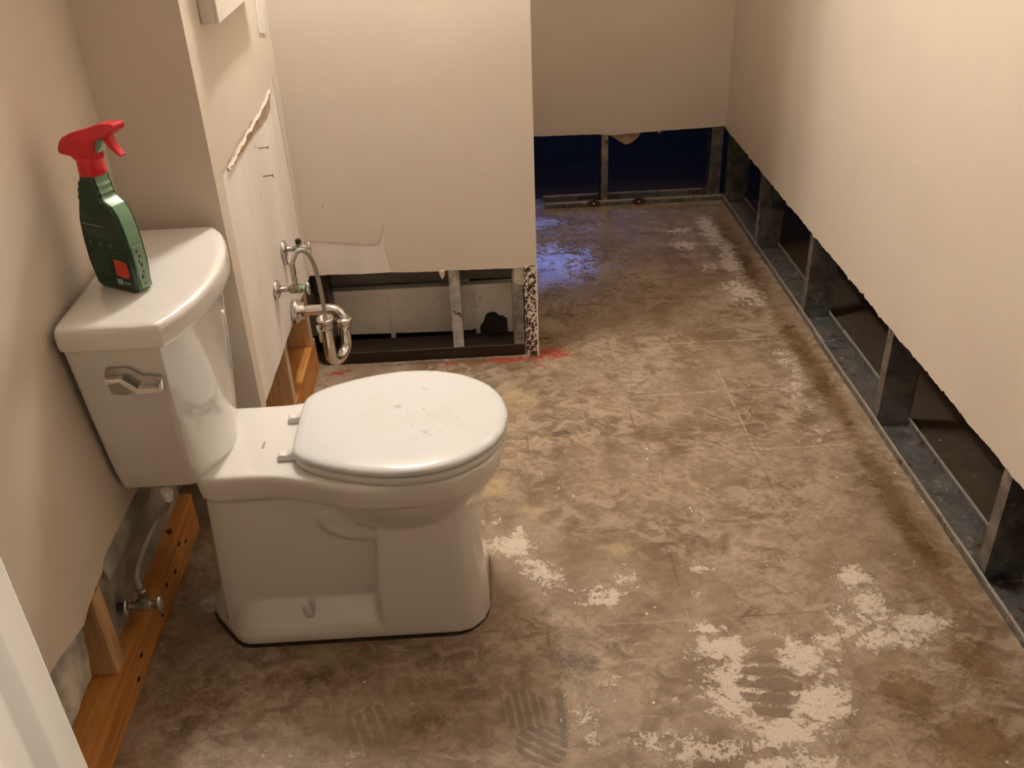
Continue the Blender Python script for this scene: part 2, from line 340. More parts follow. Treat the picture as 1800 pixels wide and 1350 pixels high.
# ------------------------------------------------------------------ floor with stain masks
def make_floor():
    xs = np.unique(np.concatenate([np.array([-3, -2, -1.2]), np.arange(-.85, 1.10, .009), np.arange(1.10, 2.3, .04), np.array([2.6, 3.2, 4, 5.2])]))
    ys = np.unique(np.concatenate([np.array([-2.2, -1, 0, .4]), np.arange(.65, 4.0, .009), np.arange(4.0, 5.2, .04), np.array([5.6, 6.2, 7.2])]))
    Xg, Yg = np.meshgrid(xs, ys); nx, ny = len(xs), len(ys)
    V = np.stack([Xg.ravel(), Yg.ravel(), np.zeros(nx*ny)], 1)
    i = np.arange((ny-1)*(nx-1)); r = i//(nx-1); c = i % (nx-1); a = r*nx+c
    F = np.stack([a, a+1, a+nx+1, a+nx], 1)
    me = bpy.data.meshes.new('floor'); me.vertices.add(len(V)); me.vertices.foreach_set('co', V.ravel())
    me.loops.add(F.size); me.loops.foreach_set('vertex_index', F.ravel()); me.polygons.add(len(F))
    me.polygons.foreach_set('loop_start', np.arange(0, F.size, 4)); me.polygons.foreach_set('loop_total', np.full(len(F), 4)); me.update(); me.validate()
    x, y = V[:, 0], V[:, 1]
    def blob(L):
        m = np.zeros(len(V))
        for q in L:
            cx, cy, rx, ry, s = q[:5]; an = q[5] if len(q) > 5 else 0
            dx, dy = x-cx, y-cy; u = dx*math.cos(an)+dy*math.sin(an); v = -dx*math.sin(an)+dy*math.cos(an)
            m = np.maximum(m, s*np.exp(-((u/rx)**2+(v/ry)**2)*.9))
        return m
    def put(name, m):
        A = me.attributes.new(name, 'FLOAT', 'POINT'); A.data.foreach_set('value', np.clip(m, 0, 1).astype(np.float32))
    put('pale', blob([(.03,1.74,.06,.08,.85),(.10,1.63,.10,.05,.85,-.7),(.21,1.54,.07,.05,.85),(-.01,1.82,.04,.06,.7),(.30,1.60,.08,.05,.5),(.40,1.55,.10,.04,.55),(.45,1.62,.05,.04,.6),
        (.45,1.37,.07,.05,1.0),(.45,1.28,.09,.09,1.0),(.60,1.33,.08,.07,.95),(.60,1.23,.08,.07,1.0),(.52,1.16,.10,.05,1.0),(.66,1.36,.05,.06,.75),(.43,1.43,.05,.03,.8),
        (.78,1.56,.05,.06,.9),(.79,1.47,.06,.06,.9),(.88,1.41,.08,.04,.85),(.80,1.37,.10,.04,.8),(.73,1.42,.05,.05,.65),(.92,1.60,.05,.05,.45),
        (.27,1.16,.12,.05,.75),(.37,1.13,.10,.04,.95),(.50,1.09,.12,.03,.95),(.15,1.20,.06,.08,.7),(.20,1.30,.05,.04,.6),(.33,1.25,.06,.03,.55),(-.45,1.17,.10,.035,.55),(-.30,1.17,.10,.03,.5),
        (.92,3.60,.05,.20,.85),(.94,3.30,.05,.25,.9,-.05),(.92,3.02,.07,.14,.85),(.80,3.62,.10,.05,.72),(.80,3.45,.08,.07,.68),(.85,3.25,.06,.06,.66),
        (.93,2.52,.05,.12,.6),(.88,2.13,.06,.08,.58),(.90,2.30,.04,.15,.55),(.36,1.985,.02,.02,.5)]))
    put('wet', blob([(.78,1.22,.09,.09,.9),(.94,1.30,.07,.12,.85),(.85,1.12,.14,.10,.85),(.90,1.50,.05,.05,.5),(.98,1.75,.05,.5,.9),(.99,2.5,.05,.6,.95),(.99,3.4,.06,.6,.95),(.86,1.66,.05,.06,.6),(.84,3.88,.35,.06,.7),
        (-.62,1.32,.12,.16,.65),(-.39,1.36,.15,.05,.75),(-.16,1.23,.09,.05,.75),(-.16,1.32,.15,.05,.6),(.06,1.38,.07,.05,.45),(.30,3.1,.35,.4,.55),(.70,3.05,.2,.2,.5),(.5,3.6,.25,.3,.5),
        (.2,2.75,.10,.12,.75),(.26,2.40,.10,.12,.35),(.92,2.62,.03,.05,.75),(-.5,1.25,.06,.1,.5)]))
    put('dirt_shade', (((x > 1.07) | (y > 4.04)) & (y > .5)).astype(float) + blob([(.14,1.36,.07,.06,.75),(.10,1.22,.02,.12,.75),(-.10,1.40,.15,.03,.6),(.10,1.50,.06,.04,.5),(.19,2.20,.05,.03,.6),(.39,1.235,.03,.02,.5),(.25,2.9,.2,.08,.6),(.75,3.0,.12,.06,.55),(.12,2.8,.06,.12,.6),(-.40,1.30,.04,.1,.5),(-.1,2.635,.4,.014,.85),(.13,2.62,.04,.05,.7)]))  # whole basement area filled to paint its dimness; the blobs are dirt
    put('red', blob([(.04,2.625,.15,.022,.9),(.20,2.66,.08,.05,.85),(-.12,2.62,.14,.016,.7),(.16,2.59,.06,.02,.6),(-.485,2.60,.035,.02,1.0),(-.46,2.61,.03,.015,.8)]))
    put('yellow', blob([(-.02,1.98,.07,.06,.9),(.06,2.38,.08,.15,.75),(.08,1.86,.05,.05,.75),(.02,2.20,.05,.15,.6),(.27,1.70,.10,.05,.55),(.02,1.74,.05,.08,.55),(-.02,1.98,.03,.02,1),(.12,2.58,.06,.03,.5)]))
    put('swirl', blob([(.30,2.65,.14,.05,.8),(.45,2.72,.10,.08,.9),(.35,2.2,.15,.2,.55),(.65,2.15,.18,.15,.6),(.20,2.2,.1,.05,.8),(.62,2.0,.2,.1,.5),(.7,2.7,.2,.1,.6),(.1,1.45,.08,.12,.8),(.45,2.45,.1,.1,.7),(.5,1.9,.15,.1,.5)]))
    put('film', blob([(.25,3.30,.40,.42,1.0),(.20,3.78,.40,.14,.9),(.35,2.95,.25,.2,.4),(.93,3.35,.10,.5,.55),(.7,3.5,.25,.4,.25),(.9,2.4,.12,.5,.3),(.88,1.6,.15,.4,.35),(.9,1.2,.2,.2,.3),(1.6,3.6,.4,1.0,.35)]))
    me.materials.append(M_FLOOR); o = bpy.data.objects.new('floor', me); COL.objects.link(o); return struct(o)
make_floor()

# ------------------------------------------------------------------ room shell
CZ = 2.42; T = .0127
XL, XB, YB, YT, XR, YK = -.73, -.532, 1.862, 2.64, 1.045, 3.93     # left wall, vanity wall, alcove face, tub wall, right wall, back wall
def wall(name, poly, a, b, fn, mat=None): return struct(obj(name, prism(BM(), poly, a, b, fn), mat or M_PAINT))
# left wall behind the tank: ragged cut above the sill, lower broken flap towards the door
pl = jag((YB, .300), (1.31, .330), .02, .0015, 1) + [(1.31, .335), (1.262, .33), (1.225, .318), (1.17, .333), (1.12, .335), (1.09, .342)]
pl += [(1.085, .29), (1.11, .24)] + jag((1.11, .23), (1.19, .10), .012, .004, 5) + [(1.15, .04), (1.10, .02), (.72, .02), (.72, CZ), (YB, CZ)]
pl_main = jag((YB, .340), (1.34, .354), .02, .0015, 1) + [(1.335, .336)] + [(1.31, .335), (1.262, .33), (1.225, .318)] + jag((1.225, .318), (1.085, .352), .015, .001, 2) + [(1.02, .345), (.72, .33), (.72, CZ), (YB, CZ)]
wall('wall_left', pl_main, XL-T, XL, YZ)
lo = jag((1.222, .322), (1.197, .225), .012, .003, 5) + jag((1.197, .222), (1.10, .212), .010, .004, 6) + [(.72, .205), (.72, .345), (1.02, .35), (1.085, .352)]
wall('wall_left_lower', lo, XL-T-.003, XL-.0035, YZ, M_CRUMB)
wall('wall_left_peeled', [(YB-.001, .341)] + jag((YB-.001, .296), (1.345, .300), .012, .003, 9) + [(1.343, .352)], XL-T, XL-.002, YZ, M_CEMENT)
wall('wall_alcove', [(XB, .331), (XL-.1, .30), (XL-.1, CZ), (XB, CZ)], YB, YB+T, XZ)
# vanity side wall: bare board, then the painted face around the torn patch
zc = .318
YV = YB+T
cut = jag((YV, .330), (YT, zc), .02, .0012, 11)
wv_o = prism(BM(), cut + [(YT, zc), (YT, CZ), (YV, CZ)], XB-T, XB-.0022, YZ, 0)
top_t = jag((1.925, .882), (2.10, .897), .012, .002, 12) + jag((2.10, .897), (2.30, .892), .012, .003, 13) + jag((2.30, .892), (2.555, .897), .012, .002, 14, .004)
edge_r = jag((2.572, .93), (2.61, .50), .03, .001, 15) + [(2.612, zc)]
edge_l = [(1.905, .325)] + jag((1.905, .325), (1.925, .882), .04, .0008, 16)
# painted polygon = everything but the torn one
painted = jag((YV, .330), (1.905, .325), .02, .001, 17) + edge_l + top_t + [(2.555, .925)] + edge_r + [(YT, zc), (YT, CZ), (YV, CZ)]
prism(wv_o, painted, XB-.0022, XB, YZ, 1)
struct(obj('wall_vanity', wv_o, [M_TORN, M_PAINT]))
# tub wall, with a small bare patch in its lower left corner
tw = jag((XB, .322), (.128, .311), .02, .0012, 21)
b = prism(BM(), tw + [(.156, .311), (.156, CZ), (XB-T, CZ), (XB-T, .322)], YT+.0018, YT+T, XZ, 0)
pt = [(XB-T, .437)] + jag((-.53, .437), (-.42, .424), .01, .001, 22) + jag((-.42, .424), (-.33, .412), .01, .001, 23) + [(-.318, .415), (-.308, .425), (-.300, .445), (-.297, .472), (-.292, .468), (-.296, .43), (-.299, .41), (-.281, .322)]
pt += jag((-.281, .3185), (.128, .311), .02, .0012, 24) + [(.156, .311), (.156, CZ), (XB-T, CZ)]
prism(b, pt, YT, YT+.0018, XZ, 1); struct(obj('wall_tub', b, [M_TORN, M_PAINT]))
wall('wall_return', [(YT+.005, .31), (YK, .31), (YK, CZ), (YT+.005, CZ)], .156-T, .156, YZ)
wk = jag((.10, .332), (.52, .322), .02, .0012, 31) + jag((.52, .322), (.56, .318), .02, .001, 32) + jag((.56, .316), (XR, .334), .02, .0012, 33)
wall('wall_back', wk + [(XR, .334), (XR, CZ), (.10, CZ)], YK, YK+T, XZ)
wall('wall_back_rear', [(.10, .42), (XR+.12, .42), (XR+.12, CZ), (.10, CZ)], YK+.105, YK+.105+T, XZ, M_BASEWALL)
wr = jag((YK+.02, .322), (3.62, .318), .015, .002, 41, .014) + jag((3.62, .318), (1.0, .307), .009, .0018, 42, .010) + [(.5, .306), (.5, CZ), (YK+.02, CZ)]
wall('wall_right', wr, XR, XR+T, YZ)
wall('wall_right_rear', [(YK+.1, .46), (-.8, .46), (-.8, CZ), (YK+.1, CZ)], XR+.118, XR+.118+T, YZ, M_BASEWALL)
struct(obj('ceiling', box(BM(), (-1.0, -1.6, CZ), (1.2, 4.1, CZ+.03)), M_CEIL))
# doorway the photograph is taken through, and the hall behind
b = box(BM(), (-1.0, .50, 0), (-.415, .60, CZ)); box(b, (.605, .50, 0), (XR+.1, .60, CZ)); box(b, (-.415, .50, 2.06), (.605, .60, CZ)); struct(obj('wall_entry', b, M_PAINT))
prof = [(.455, 0), (.455, .018), (.462, .024), (.500, .024), (.506, .014), (.512, .010), (.548, .010), (.553, .018), (.560, .024), (.592, .026), (.598, .022), (.600, .014), (.600, 0)]
b = prism(BM(), [(p[0], p[1]) for p in prof], 0, 2.05, lambda u, v, w: (-.424+v, u, w)); struct(obj('door_1', b, M_WHITE, bevel=.002))
b = prism(BM(), [(p[0], p[1]) for p in prof], 0, 2.05, lambda u, v, w: (.605-v, u, w)); struct(obj('trim_2', b, M_WHITE, bevel=.002))
struct(obj('wall_hall', box(box(box(BM(), (-1.0, -1.6, 0), (-.9, .5, CZ)), (1.1, -1.6, 0), (1.2, .5, CZ)), (-1.0, -1.7, 0), (1.2, -1.6, CZ)), M_HALL))
# unfinished basement around
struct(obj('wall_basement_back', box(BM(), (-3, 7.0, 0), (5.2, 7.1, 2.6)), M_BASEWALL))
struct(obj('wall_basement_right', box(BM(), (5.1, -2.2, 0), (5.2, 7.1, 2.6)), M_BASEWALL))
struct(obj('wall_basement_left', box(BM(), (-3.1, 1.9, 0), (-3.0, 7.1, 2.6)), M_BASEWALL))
struct(obj('ceiling_basement', box(box(BM(), (1.17, -2.2, 2.45), (5.2, 7.1, 2.6)), (-3, 4.1, 2.45), (1.17, 7.1, 2.6)), M_DARK))
struct(obj('wall_foundation', box(BM(), (-1.0, .6, 0), (-.835, 2.9, 1.2)), M_CEMENT))
struct(obj('wall_foundation_ledge', prism(BM(), [(1.352, .1112), (YB-.002, .1112), (YB-.002, .8), (1.352, .8)], -.834, -.772, YZ), M_CEMENT))
b = box(BM(), (.05, 6.94, 1.20), (.95, 7.0, 1.28)); box(b, (.05, 6.94, 2.02), (.95, 7.0, 2.08)); box(b, (.05, 6.94, 1.28), (.11, 7.0, 2.02)); box(b, (.89, 6.94, 1.28), (.95, 7.0, 2.02)); box(b, (.48, 6.95, 1.28), (.51, 7.0, 2.02))
wf = struct(obj('window_1', b, M_WHITE)); obj('pane', box(BM(), (.11, 6.98, 1.28), (.89, 6.99, 2.02)), M_PANE, wf)
# behind the tub wall
struct(obj('wall_tub_backer', box(BM(), (-.66, 2.795, .212), (.13, 2.805, .60)), M_GREY))
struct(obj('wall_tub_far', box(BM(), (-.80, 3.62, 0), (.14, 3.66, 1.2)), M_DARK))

# ------------------------------------------------------------------ steel and wood framing
G_ST = 'steel studs of the right wall'
def c_stud(name, p, run, label, group=None, mat=None, z0=.004, z1=1.2, fl=.034, depth=.092, lipdir=1):
    """C stud; run 'y': wall runs along y, flange faces -x, web faces -y ; run 'x': wall runs along x, flange faces -y, web at low x"""
    t = .0016; x, y = p
    # local: a along wall, d into wall
    prof = [(0, 0), (fl, 0), (fl, .010), (fl-t, .010), (fl-t, t), (t, t), (t, depth-t), (fl-t, depth-t), (fl-t, depth-.010), (fl, depth-.010), (fl, depth), (0, depth)]
    if lipdir < 0: prof = [(fl-a, d) for a, d in prof]
    fn = (lambda u, v, w: (x+v, y+u, w)) if run == 'y' else (lambda u, v, w: (x+u, y+v, w))
    bm = prism(BM(), prof, z0, z1, fn)
    return tag(obj(name, bm, mat or M_STEEL), label, 'metal stud', group)
for yy, lb in ((3.385, 'steel stud of the right wall nearest the back corner'), (2.792, 'steel stud of the right wall, second from the back, two screws near its top'),
               (2.140, 'steel stud of the right wall beyond the lapped floor track joint, third from the back'), (1.515, 'nearest steel stud of the right wall, at the right edge of the photo')):
    c_stud('steel_stud', (XR+T+.001, yy), 'y', lb, G_ST)
c_stud('steel_stud', (XR+T+.002, 3.895), 'y', 'dim steel stud of the right wall standing in the back corner', G_ST)
c_stud('steel_stud', (.522, YK+T+.001), 'x', 'steel stud in the middle of the back wall opening', 'steel studs of the back wall', fl=.028)
c_stud('steel_stud', (.992, YK+T+.001), 'x', 'wide steel stud at the right end of the back wall opening', 'steel studs of the back wall', fl=.05)
for q, lb in (((1.095, 2.7912, .262), 'lower small bright screw near the top of the second steel stud'), ((1.085, 2.7912, .282), 'upper small bright screw near the top of the second steel stud')):
    tag(obj('screw', lathe(BM(), [(.0035, 0), (.0035, .002), (.001, .004)], q, (0, -1, 0), 10), M_CHROME), lb, 'screw', 'screws in the second steel stud')
def track(name, run, a0, a1, d0, label, mat, h=.028, depth=.094, wob=0, z=.0005):
    t = .0016; prof = [(0, 0), (depth, 0), (depth, h), (depth-t, h), (depth-t, t), (t, t), (t, h), (0, h)]
    fn = (lambda u, v, w: (d0+u, w, v)) if run == 'y' else (lambda u, v, w: (w, d0+u, v))
    bm = BM(); n = 30; rings = []
    for k in range(n+1):
        w = a0+(a1-a0)*k/n; rr_ = random.Random(k+int(a0*100)); e = rr_.uniform(-wob, wob)
        rings.append([fn(u+(e if u < .01 else 0), v+(.5*e if v > .01 else 0)+z, w) for u, v in prof])
    loft(bm, rings); return tag(obj(name, bm, mat), label, 'metal track')
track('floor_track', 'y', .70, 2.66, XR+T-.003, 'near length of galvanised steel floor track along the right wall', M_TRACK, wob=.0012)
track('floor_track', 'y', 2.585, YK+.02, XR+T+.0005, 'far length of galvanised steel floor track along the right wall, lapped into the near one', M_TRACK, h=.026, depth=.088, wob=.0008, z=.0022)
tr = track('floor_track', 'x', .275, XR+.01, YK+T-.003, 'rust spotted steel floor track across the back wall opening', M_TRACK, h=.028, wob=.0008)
for xx, lb in ((.49, 'small pin head in a rust spot on the back track near the stud'), (.69, 'small pin head in a rust spot on the back track, right of the stud')):
    e = empty('track_pin', (xx, YK+.006, .014), lb, 'pin', 'pins in the back floor track')
    obj('pin_head', lathe(BM(), [(.004, 0), (.004, .002), (.002, .004)], (xx, YK+.0095, .014), (0, -1, 0), 12), M_WHITE, e)
    rb = lathe(BM(), [(.0001, .0005), (.018, .0005), (.013, .0014), (.0001, .0014)], (xx, YK+.0098, .014), (0, -1, 0), 14, sy=1.6); obj('rust_spot', rb, M_NAIL, e)
# back wall hanging paper scraps
def scrap(pts, y, label, th=.004):
    bm = prism(BM(), pts, y, y+th, XZ); return tag(obj('hanging_paper', bm, M_BROWNPAPER), label, 'torn paper', 'torn paper under the back wall')
scrap([(.548, .345), (.552, .312)] + jag((.555, .318), (.60, .278), .01, .002, 51) + [(.625, .268), (.65, .276), (.675, .295), (.69, .318), (.70, .345)], YK+.018, 'large torn brown paper flap hanging below the back wall edge')
scrap([(.752, .345), (.755, .322), (.768, .304), (.776, .318), (.785, .345)], YK+.02, 'small torn paper tab hanging below the back wall edge')
# tub wall framing
def slab(name, a, b_, label, cat, mat, group=None, bev=.002): return tag(obj(name, box(BM(), a, b_), mat, bevel=bev), label, cat, group)
slab('sill_plate', (-.525, YT+T+.001, .001), (.112, YT+T+.092, .040), 'water blackened wooden sill plate under the tub wall', 'wood plate', M_DARKWOOD)
c_stud('steel_stud', (-.114, YT+T+.002), 'x', 'stained steel stud standing in front of the white tub side', None, M_RUSTY, z0=.041, z1=.9, fl=.033)
c_stud('steel_stud', (.080, YT+T+.002), 'x', 'plaster smeared steel stud beside the corroded wall corner', None, M_STEEL, z0=.041, z1=.9, fl=.033)
slab('corner_post', (-.530, YT+T+.002, .002), (-.488, YT+T+.09, .60), 'dark wooden post in the corner behind the sink pipes', 'wood post', M_DARKWOOD)
cb = BM(); rnd = random.Random(5); rings = []
for k in range(41):
    z = .002+.316*k/40; rings.append([(.117+rnd.uniform(-.0025, .0025), YT-.001+rnd.uniform(-.001, .001), z), (.157+rnd.uniform(-.0005, .0005), YT-.001, z), (.157, YT+.03, z), (.149, YT+.03, z), (.147, YT+.011, z), (.117, YT+.011, z)])
loft(cb, rings); tag(obj('corner_bead', cb, M_SPALL), 'rusty corner bead with flaking white plaster at the open wall end', 'corner strip')
for q in ((-.145, .308, .014, .020), (-.122, .300, .008, .016)):
    pass
tag(obj('plaster_smear', prism(BM(), jag((.086, .258), (.124, .250), .006, .002, 77) + [(.124, .309), (.086, .309)], YT+.009, YT+T+.001, XZ), M_CORE), 'broken bit of plaster board left on the stud beside the wall corner', 'plaster')
tag(obj('plaster_drip', lathe(BM(), [(.0105, 0), (.009, .012), (.006, .022), (.002, .030)], (-.133, YT+.006, .316), (0, 0, -1), 12), M_CORE), 'lump of dried plaster hanging from the tub wall edge beside a stud', 'plaster')
# vanity side framing (wood)
XS = XB-T-.001
slab('sill_plate', (XS-.089, YB+.02, .001), (XS, YT-.002, .112), 'thick fir sill plate under the sink side wall', 'wood plate', M_WOOD)
def wood_stud(y0, y1, label, z0=.113, x1=XS, d=.089, z1=1.0):
    e = BM(); box(e, (x1-d, y0, z0), (x1, y1, z1), 0)
    for f in e.faces:
        if abs(f.calc_center_median().x-x1) < 1e-4: f.material_index = 1
    return tag(obj('wood_stud', e, [M_WOOD_Z, M_WOOD_E], bevel=.002), label, 'wood stud', 'wood studs of the sink side wall')
wood_stud(2.225, 2.263, 'fir stud under the sink side wall nearer the toilet')
wood_stud(2.575, 2.613, 'fir stud under the sink side wall beside the tub wall corner')
slab('notch_block', (XS-.088, 2.30, .1125), (XS-.03, 2.345, .145), 'dark reddish block standing for the notch in the sill plate between two studs', 'wood block', M_REDWOOD)  # raised dark block in place of the dark notch in the plate
# left wall framing
XW = XL-T-.002
left_sill = slab('sill_plate', (XW-.080, .66, .001), (XW, YB+.005, .110), 'thick orange fir sill plate under the left wall beside the toilet', 'wood plate', M_WOOD)
e = BM(); box(e, (XW-.082, 1.300, .111), (XW-.001, 1.342, .90))
tag(obj('wood_stud', e, M_WOOD_Z, bevel=.002), 'orange fir stud rising from the sill below the cut left wall', 'wood stud')
for i, (y_, z_) in enumerate(((1.60, .06), (1.66, .045), (1.72, .075), (1.54, .03), (1.40, .055), (1.36, .03), (1.76, .05))):
    obj('knot', lathe(BM(), [(.0045, 0), (.0045, .0012), (.0001, .0013)], (XW+.0003, y_, z_), (1, 0, 0), 10, sy=1.5), M_DARK, left_sill)
# nails left in the torn wall
for z_, lb in ((.823, 'upper of two rusty nails sticking out of the torn wall'), (.753, 'lower of two rusty nails sticking out of the torn wall')):
    n_ = tube(BM(), [(XB-.003, 2.284, z_), (XB+.021, 2.284, z_+.001)], .0012, 8); lathe(n_, [(.0036, 0), (.0036, .0012)], (XB+.021, 2.284, z_+.001), (1, 0, 0), 12)
    tag(obj('nail', n_, M_NAIL), lb, 'nail')
# torn paper lip over the gouge; the gouge's shade is painted as its brown band
bm = BM(); rnd = random.Random(3); ra = []
gp = jag((1.975, .872), (2.52, .902), .015, .0035, 61)
for (a_, z_) in gp:
    k = (a_-1.975)/.545; h = .004+.016*min(1, k*3)+.026*max(0, k-.45)/.55; h *= rnd.uniform(.92, 1.06); h = max(.003, h*(1 if k < .96 else .6))
    ra.append([(XB-.002, a_, z_+.004), (XB+.001+.003*rnd.random(), a_, z_), (XB-.001, a_, z_-h), (XB-.003, a_, z_-h+.001)])
loft(bm, ra, cap=True); tag(obj('torn_paper_shade', bm, M_BROWNPAPER), 'ragged brown paper edge with painted gouge shade along the top of the torn wall patch', 'torn paper')
bm = BM(); ra = []
for i, (a_, z_) in enumerate(gp):
    ra.append([(XB+.0003, a_, z_+.007+rnd.uniform(-.002, .002)), (XB+.0015+rnd.uniform(0, .0015), a_, z_+.002), (XB+.0025+rnd.uniform(0, .002), a_, z_-.001), (XB+.001, a_, z_+.001)])
loft(bm, ra, cap=True); tag(obj('paint_lip', bm, M_PAINT), 'lifted beige paint lip curling along the torn patch', 'torn paint')
bm = prism(BM(), jag((2.500, 1.048), (2.585, 1.036), .012, .002, 71) + [(2.588, 1.05), (2.60, 1.30), (2.52, 1.30)], XB, XB+.0030, YZ)
tag(obj('peeled_strip', bm, M_CORE), 'white scarred strip near the wall corner at the top of the photo', 'plaster strip')
e = empty('nook_fill_mount', (.62, 3.35, CZ), 'round disc added above the fill light of the back nook, out of view', 'lamp')  # unseen disc added to go with the nook fill
obj('fill_mount', lathe(BM(), [(.17, 0), (.18, .004), (.18, .02), (.16, .03)], (.62, 3.35, CZ-.0005), (0, 0, -1), 32), M_WHITE, e)
# medicine cabinet (its lower corner shows)
e = empty('wall_cabinet', (XB, 2.0, 1.163), 'white box cabinet on the wall, only its bottom corner in view', 'cabinet')
obj('cabinet_body', box(BM(), (XB+.0005, 1.985, 1.163), (XB+.030, 2.40, 1.75)), M_WHITE, e, bevel=.002); obj('door', box(BM(), (XB+.0302, 1.985, 1.163), (XB+.036, 2.40, 1.75)), M_WHITE, e, bevel=.001)
# vanity lamp above the view
e = empty('wall_lamp', (XB, 2.39, 1.98), 'frosted wall lamp above the missing vanity, out of view', 'lamp')
LX = -.27
obj('back_plate', box(BM(), (XB+.0005, 2.22, 1.93), (XB+.02, 2.56, 2.03)), M_CHROME, e, bevel=.004)
for ly in (2.36, 2.505):
    a_ = obj('arm', tube(BM(), [(XB+.02, ly, 1.98), (LX-.03, ly, 1.98)], .008), M_CHROME, e)
    obj('lamp_globe', lathe(BM(), [(.045*math.sin(PI*k/12), -.045*math.cos(PI*k/12)) for k in range(13)], (LX, ly, 1.98), (0, 0, 1), 20), M_LAMP, a_, smooth=True)

# ------------------------------------------------------------------ bath tub behind the tub wall
e = empty('bathtub', (-.2, 3.1, 0), 'off white fibreglass tub seen through the open tub wall', 'bathtub')
yt = 2.768
shell = [(-.64, .190), (-.64, .055), (-.56, .050), (-.30, .044), (-.12, .040), (-.055, .041), (-.030, .050), (-.014, .072), (-.010, .088), (-.002, .100), (.012, .104), (.026, .102), (.036, .090), (.050, .088), (.056, .080), (.062, .080), (.064, .006), (.092, .006), (.094, .190)]
sb = prism(BM(), shell, yt, yt+.006, XZ); obj('side_panel', sb, M_TUB, e)
bb = BM(); box(bb, (-.60, yt+.05, .06), (-.06, 3.45, .19)); obj('basin', bb, M_TUB, e, bevel=.03)
rb_ = BM(); box(rb_, (-.64, yt-.010, .187), (.094, yt+.02, .209)); obj('rim_flange', rb_, M_TUB, e, bevel=.002)
for xa in (-.315, -.035):
    r_ = BM(); prism(r_, [(xa-.0045, .187), (xa-.0025, .045), (xa+.0035, .045), (xa+.0025, .187)], yt-.005, yt, XZ); obj('rib', r_, M_TUB, e, bevel=.001)
    obj('foot', box(BM(), (xa-.007, yt-.004, .002), (xa+.007, yt+.02, .047)), M_TUB, e, bevel=.001)
pn = prism(BM(), [(.002, .150), (.085, .152), (.085, .148), (.006, .146), (.0, .10), (-.004, .10)], yt-.003, yt, XZ); obj('moulded_panel_edge', pn, M_TUB, e, bevel=.001)
struct(obj('tub_shade_sheet', box(BM(), (-.66, YT+T+.094, .0005), (.14, 3.6, .002)), M_DARK))  # near-black sheet over the floor, shade under the tub put into its colour

# ------------------------------------------------------------------ toilet
YC = 1.62
def half_ring(prof, z, y0=YC, n=28, fn=None):
    """closed symmetric outline from (x, half width) control points running back to front"""
    P = [Vector((p[0], p[1], 0)) for p in prof]; L = [0]
    for a, b_ in zip(P, P[1:]): L.append(L[-1]+(b_-a).length)
    def at(s):
        s = min(max(s, 0), L[-1])
        for i in range(len(P)-1):
            if s <= L[i+1]+1e-9: k = (s-L[i])/max(L[i+1]-L[i], 1e-9); return P[i].lerp(P[i+1], k)
        return P[-1]
    H = [at(L[-1]*k/n) for k in range(n+1)]
    out = [(h.x, y0-h.y, z) for h in H] + [(h.x, y0+h.y, z) for h in reversed(H[1:-1] if H[0].y < 1e-6 else H[:-1])]
    return out
def smoothp(prof, n=8): return [(p.x, max(p.y, 0)) for p in spline([(a, b_, 0) for a, b_ in prof], n)]
def ell(xc, ax, ay, pw=2.0, back=None, N=20):
    pts = []
    for k in range(N+1):
        a = PI-PI*k/N; c_, s_ = math.cos(a), math.sin(a)
        rx = ax if c_ >= 0 or back is None else back
        pts.append((xc+rx*math.copysign(abs(c_)**(2/pw), c_), ay*abs(s_)**(2/pw)))
    return pts
RIM = smoothp([(-.588, 0), (-.588, .095), (-.575, .128), (-.50, .130), (-.43, .134), (-.36, .155), (-.28, .181), (-.19, .188), (-.10, .178), (-.03, .140), (.008, .085), (.022, .03), (.024, 0)], 6)
def scl(pr_, k, xc=-.2, kx=None): return [(xc+(a-xc)*(kx or k), b_*k) for a, b_ in pr_]
e = empty('toilet', (-.3, YC, 0), 'white two piece toilet with closed lid on the bare concrete floor', 'toilet')
bm = BM()
# rim and deck band
BAND0 = smoothp([(-.585, 0), (-.585, .090), (-.572, .125), (-.50, .127), (-.43, .131), (-.36, .151), (-.28, .176), (-.19, .183), (-.10, .173), (-.035, .136), (.001, .082), (.014, .03), (.016, 0)], 6)
loft(bm, [half_ring(scl(BAND0, .97), .360, n=48), half_ring(BAND0, .366, n=48), half_ring(scl(RIM, .997), .396, n=48), half_ring(RIM, .408, n=48), half_ring(scl(RIM, .985), .418, n=48), half_ring(scl(RIM, .96), .421, n=48)])
# bowl underside
loft(bm, [half_ring(ell(-.19, .20, .176, 2.1, .19), .370, n=36), half_ring(ell(-.19, .190, .166, 2.1, .19), .335, n=36), half_ring(ell(-.19, .168, .150, 2.2, .18), .295, n=36), half_ring(ell(-.19, .14, .128, 2.2, .16), .262, n=36), half_ring(ell(-.19, .10, .09, 2.2, .12), .238, n=36)])
# rear skirt
def blk(x0, x1, hw, r): return [(x0, 0), (x0, hw-r), (x0+r*.3, hw-r*.3), (x0+r, hw), (x1-r, hw), (x1-r*.3, hw-r*.3), (x1, hw-r), (x1, 0)]
loft(bm, [half_ring(blk(-.598, -.16, .128, .02), .0), half_ring(blk(-.596, -.16, .124, .02), .10), half_ring(blk(-.590, -.16, .120, .02), .22), half_ring(blk(-.582, -.16, .118, .02), .37)])
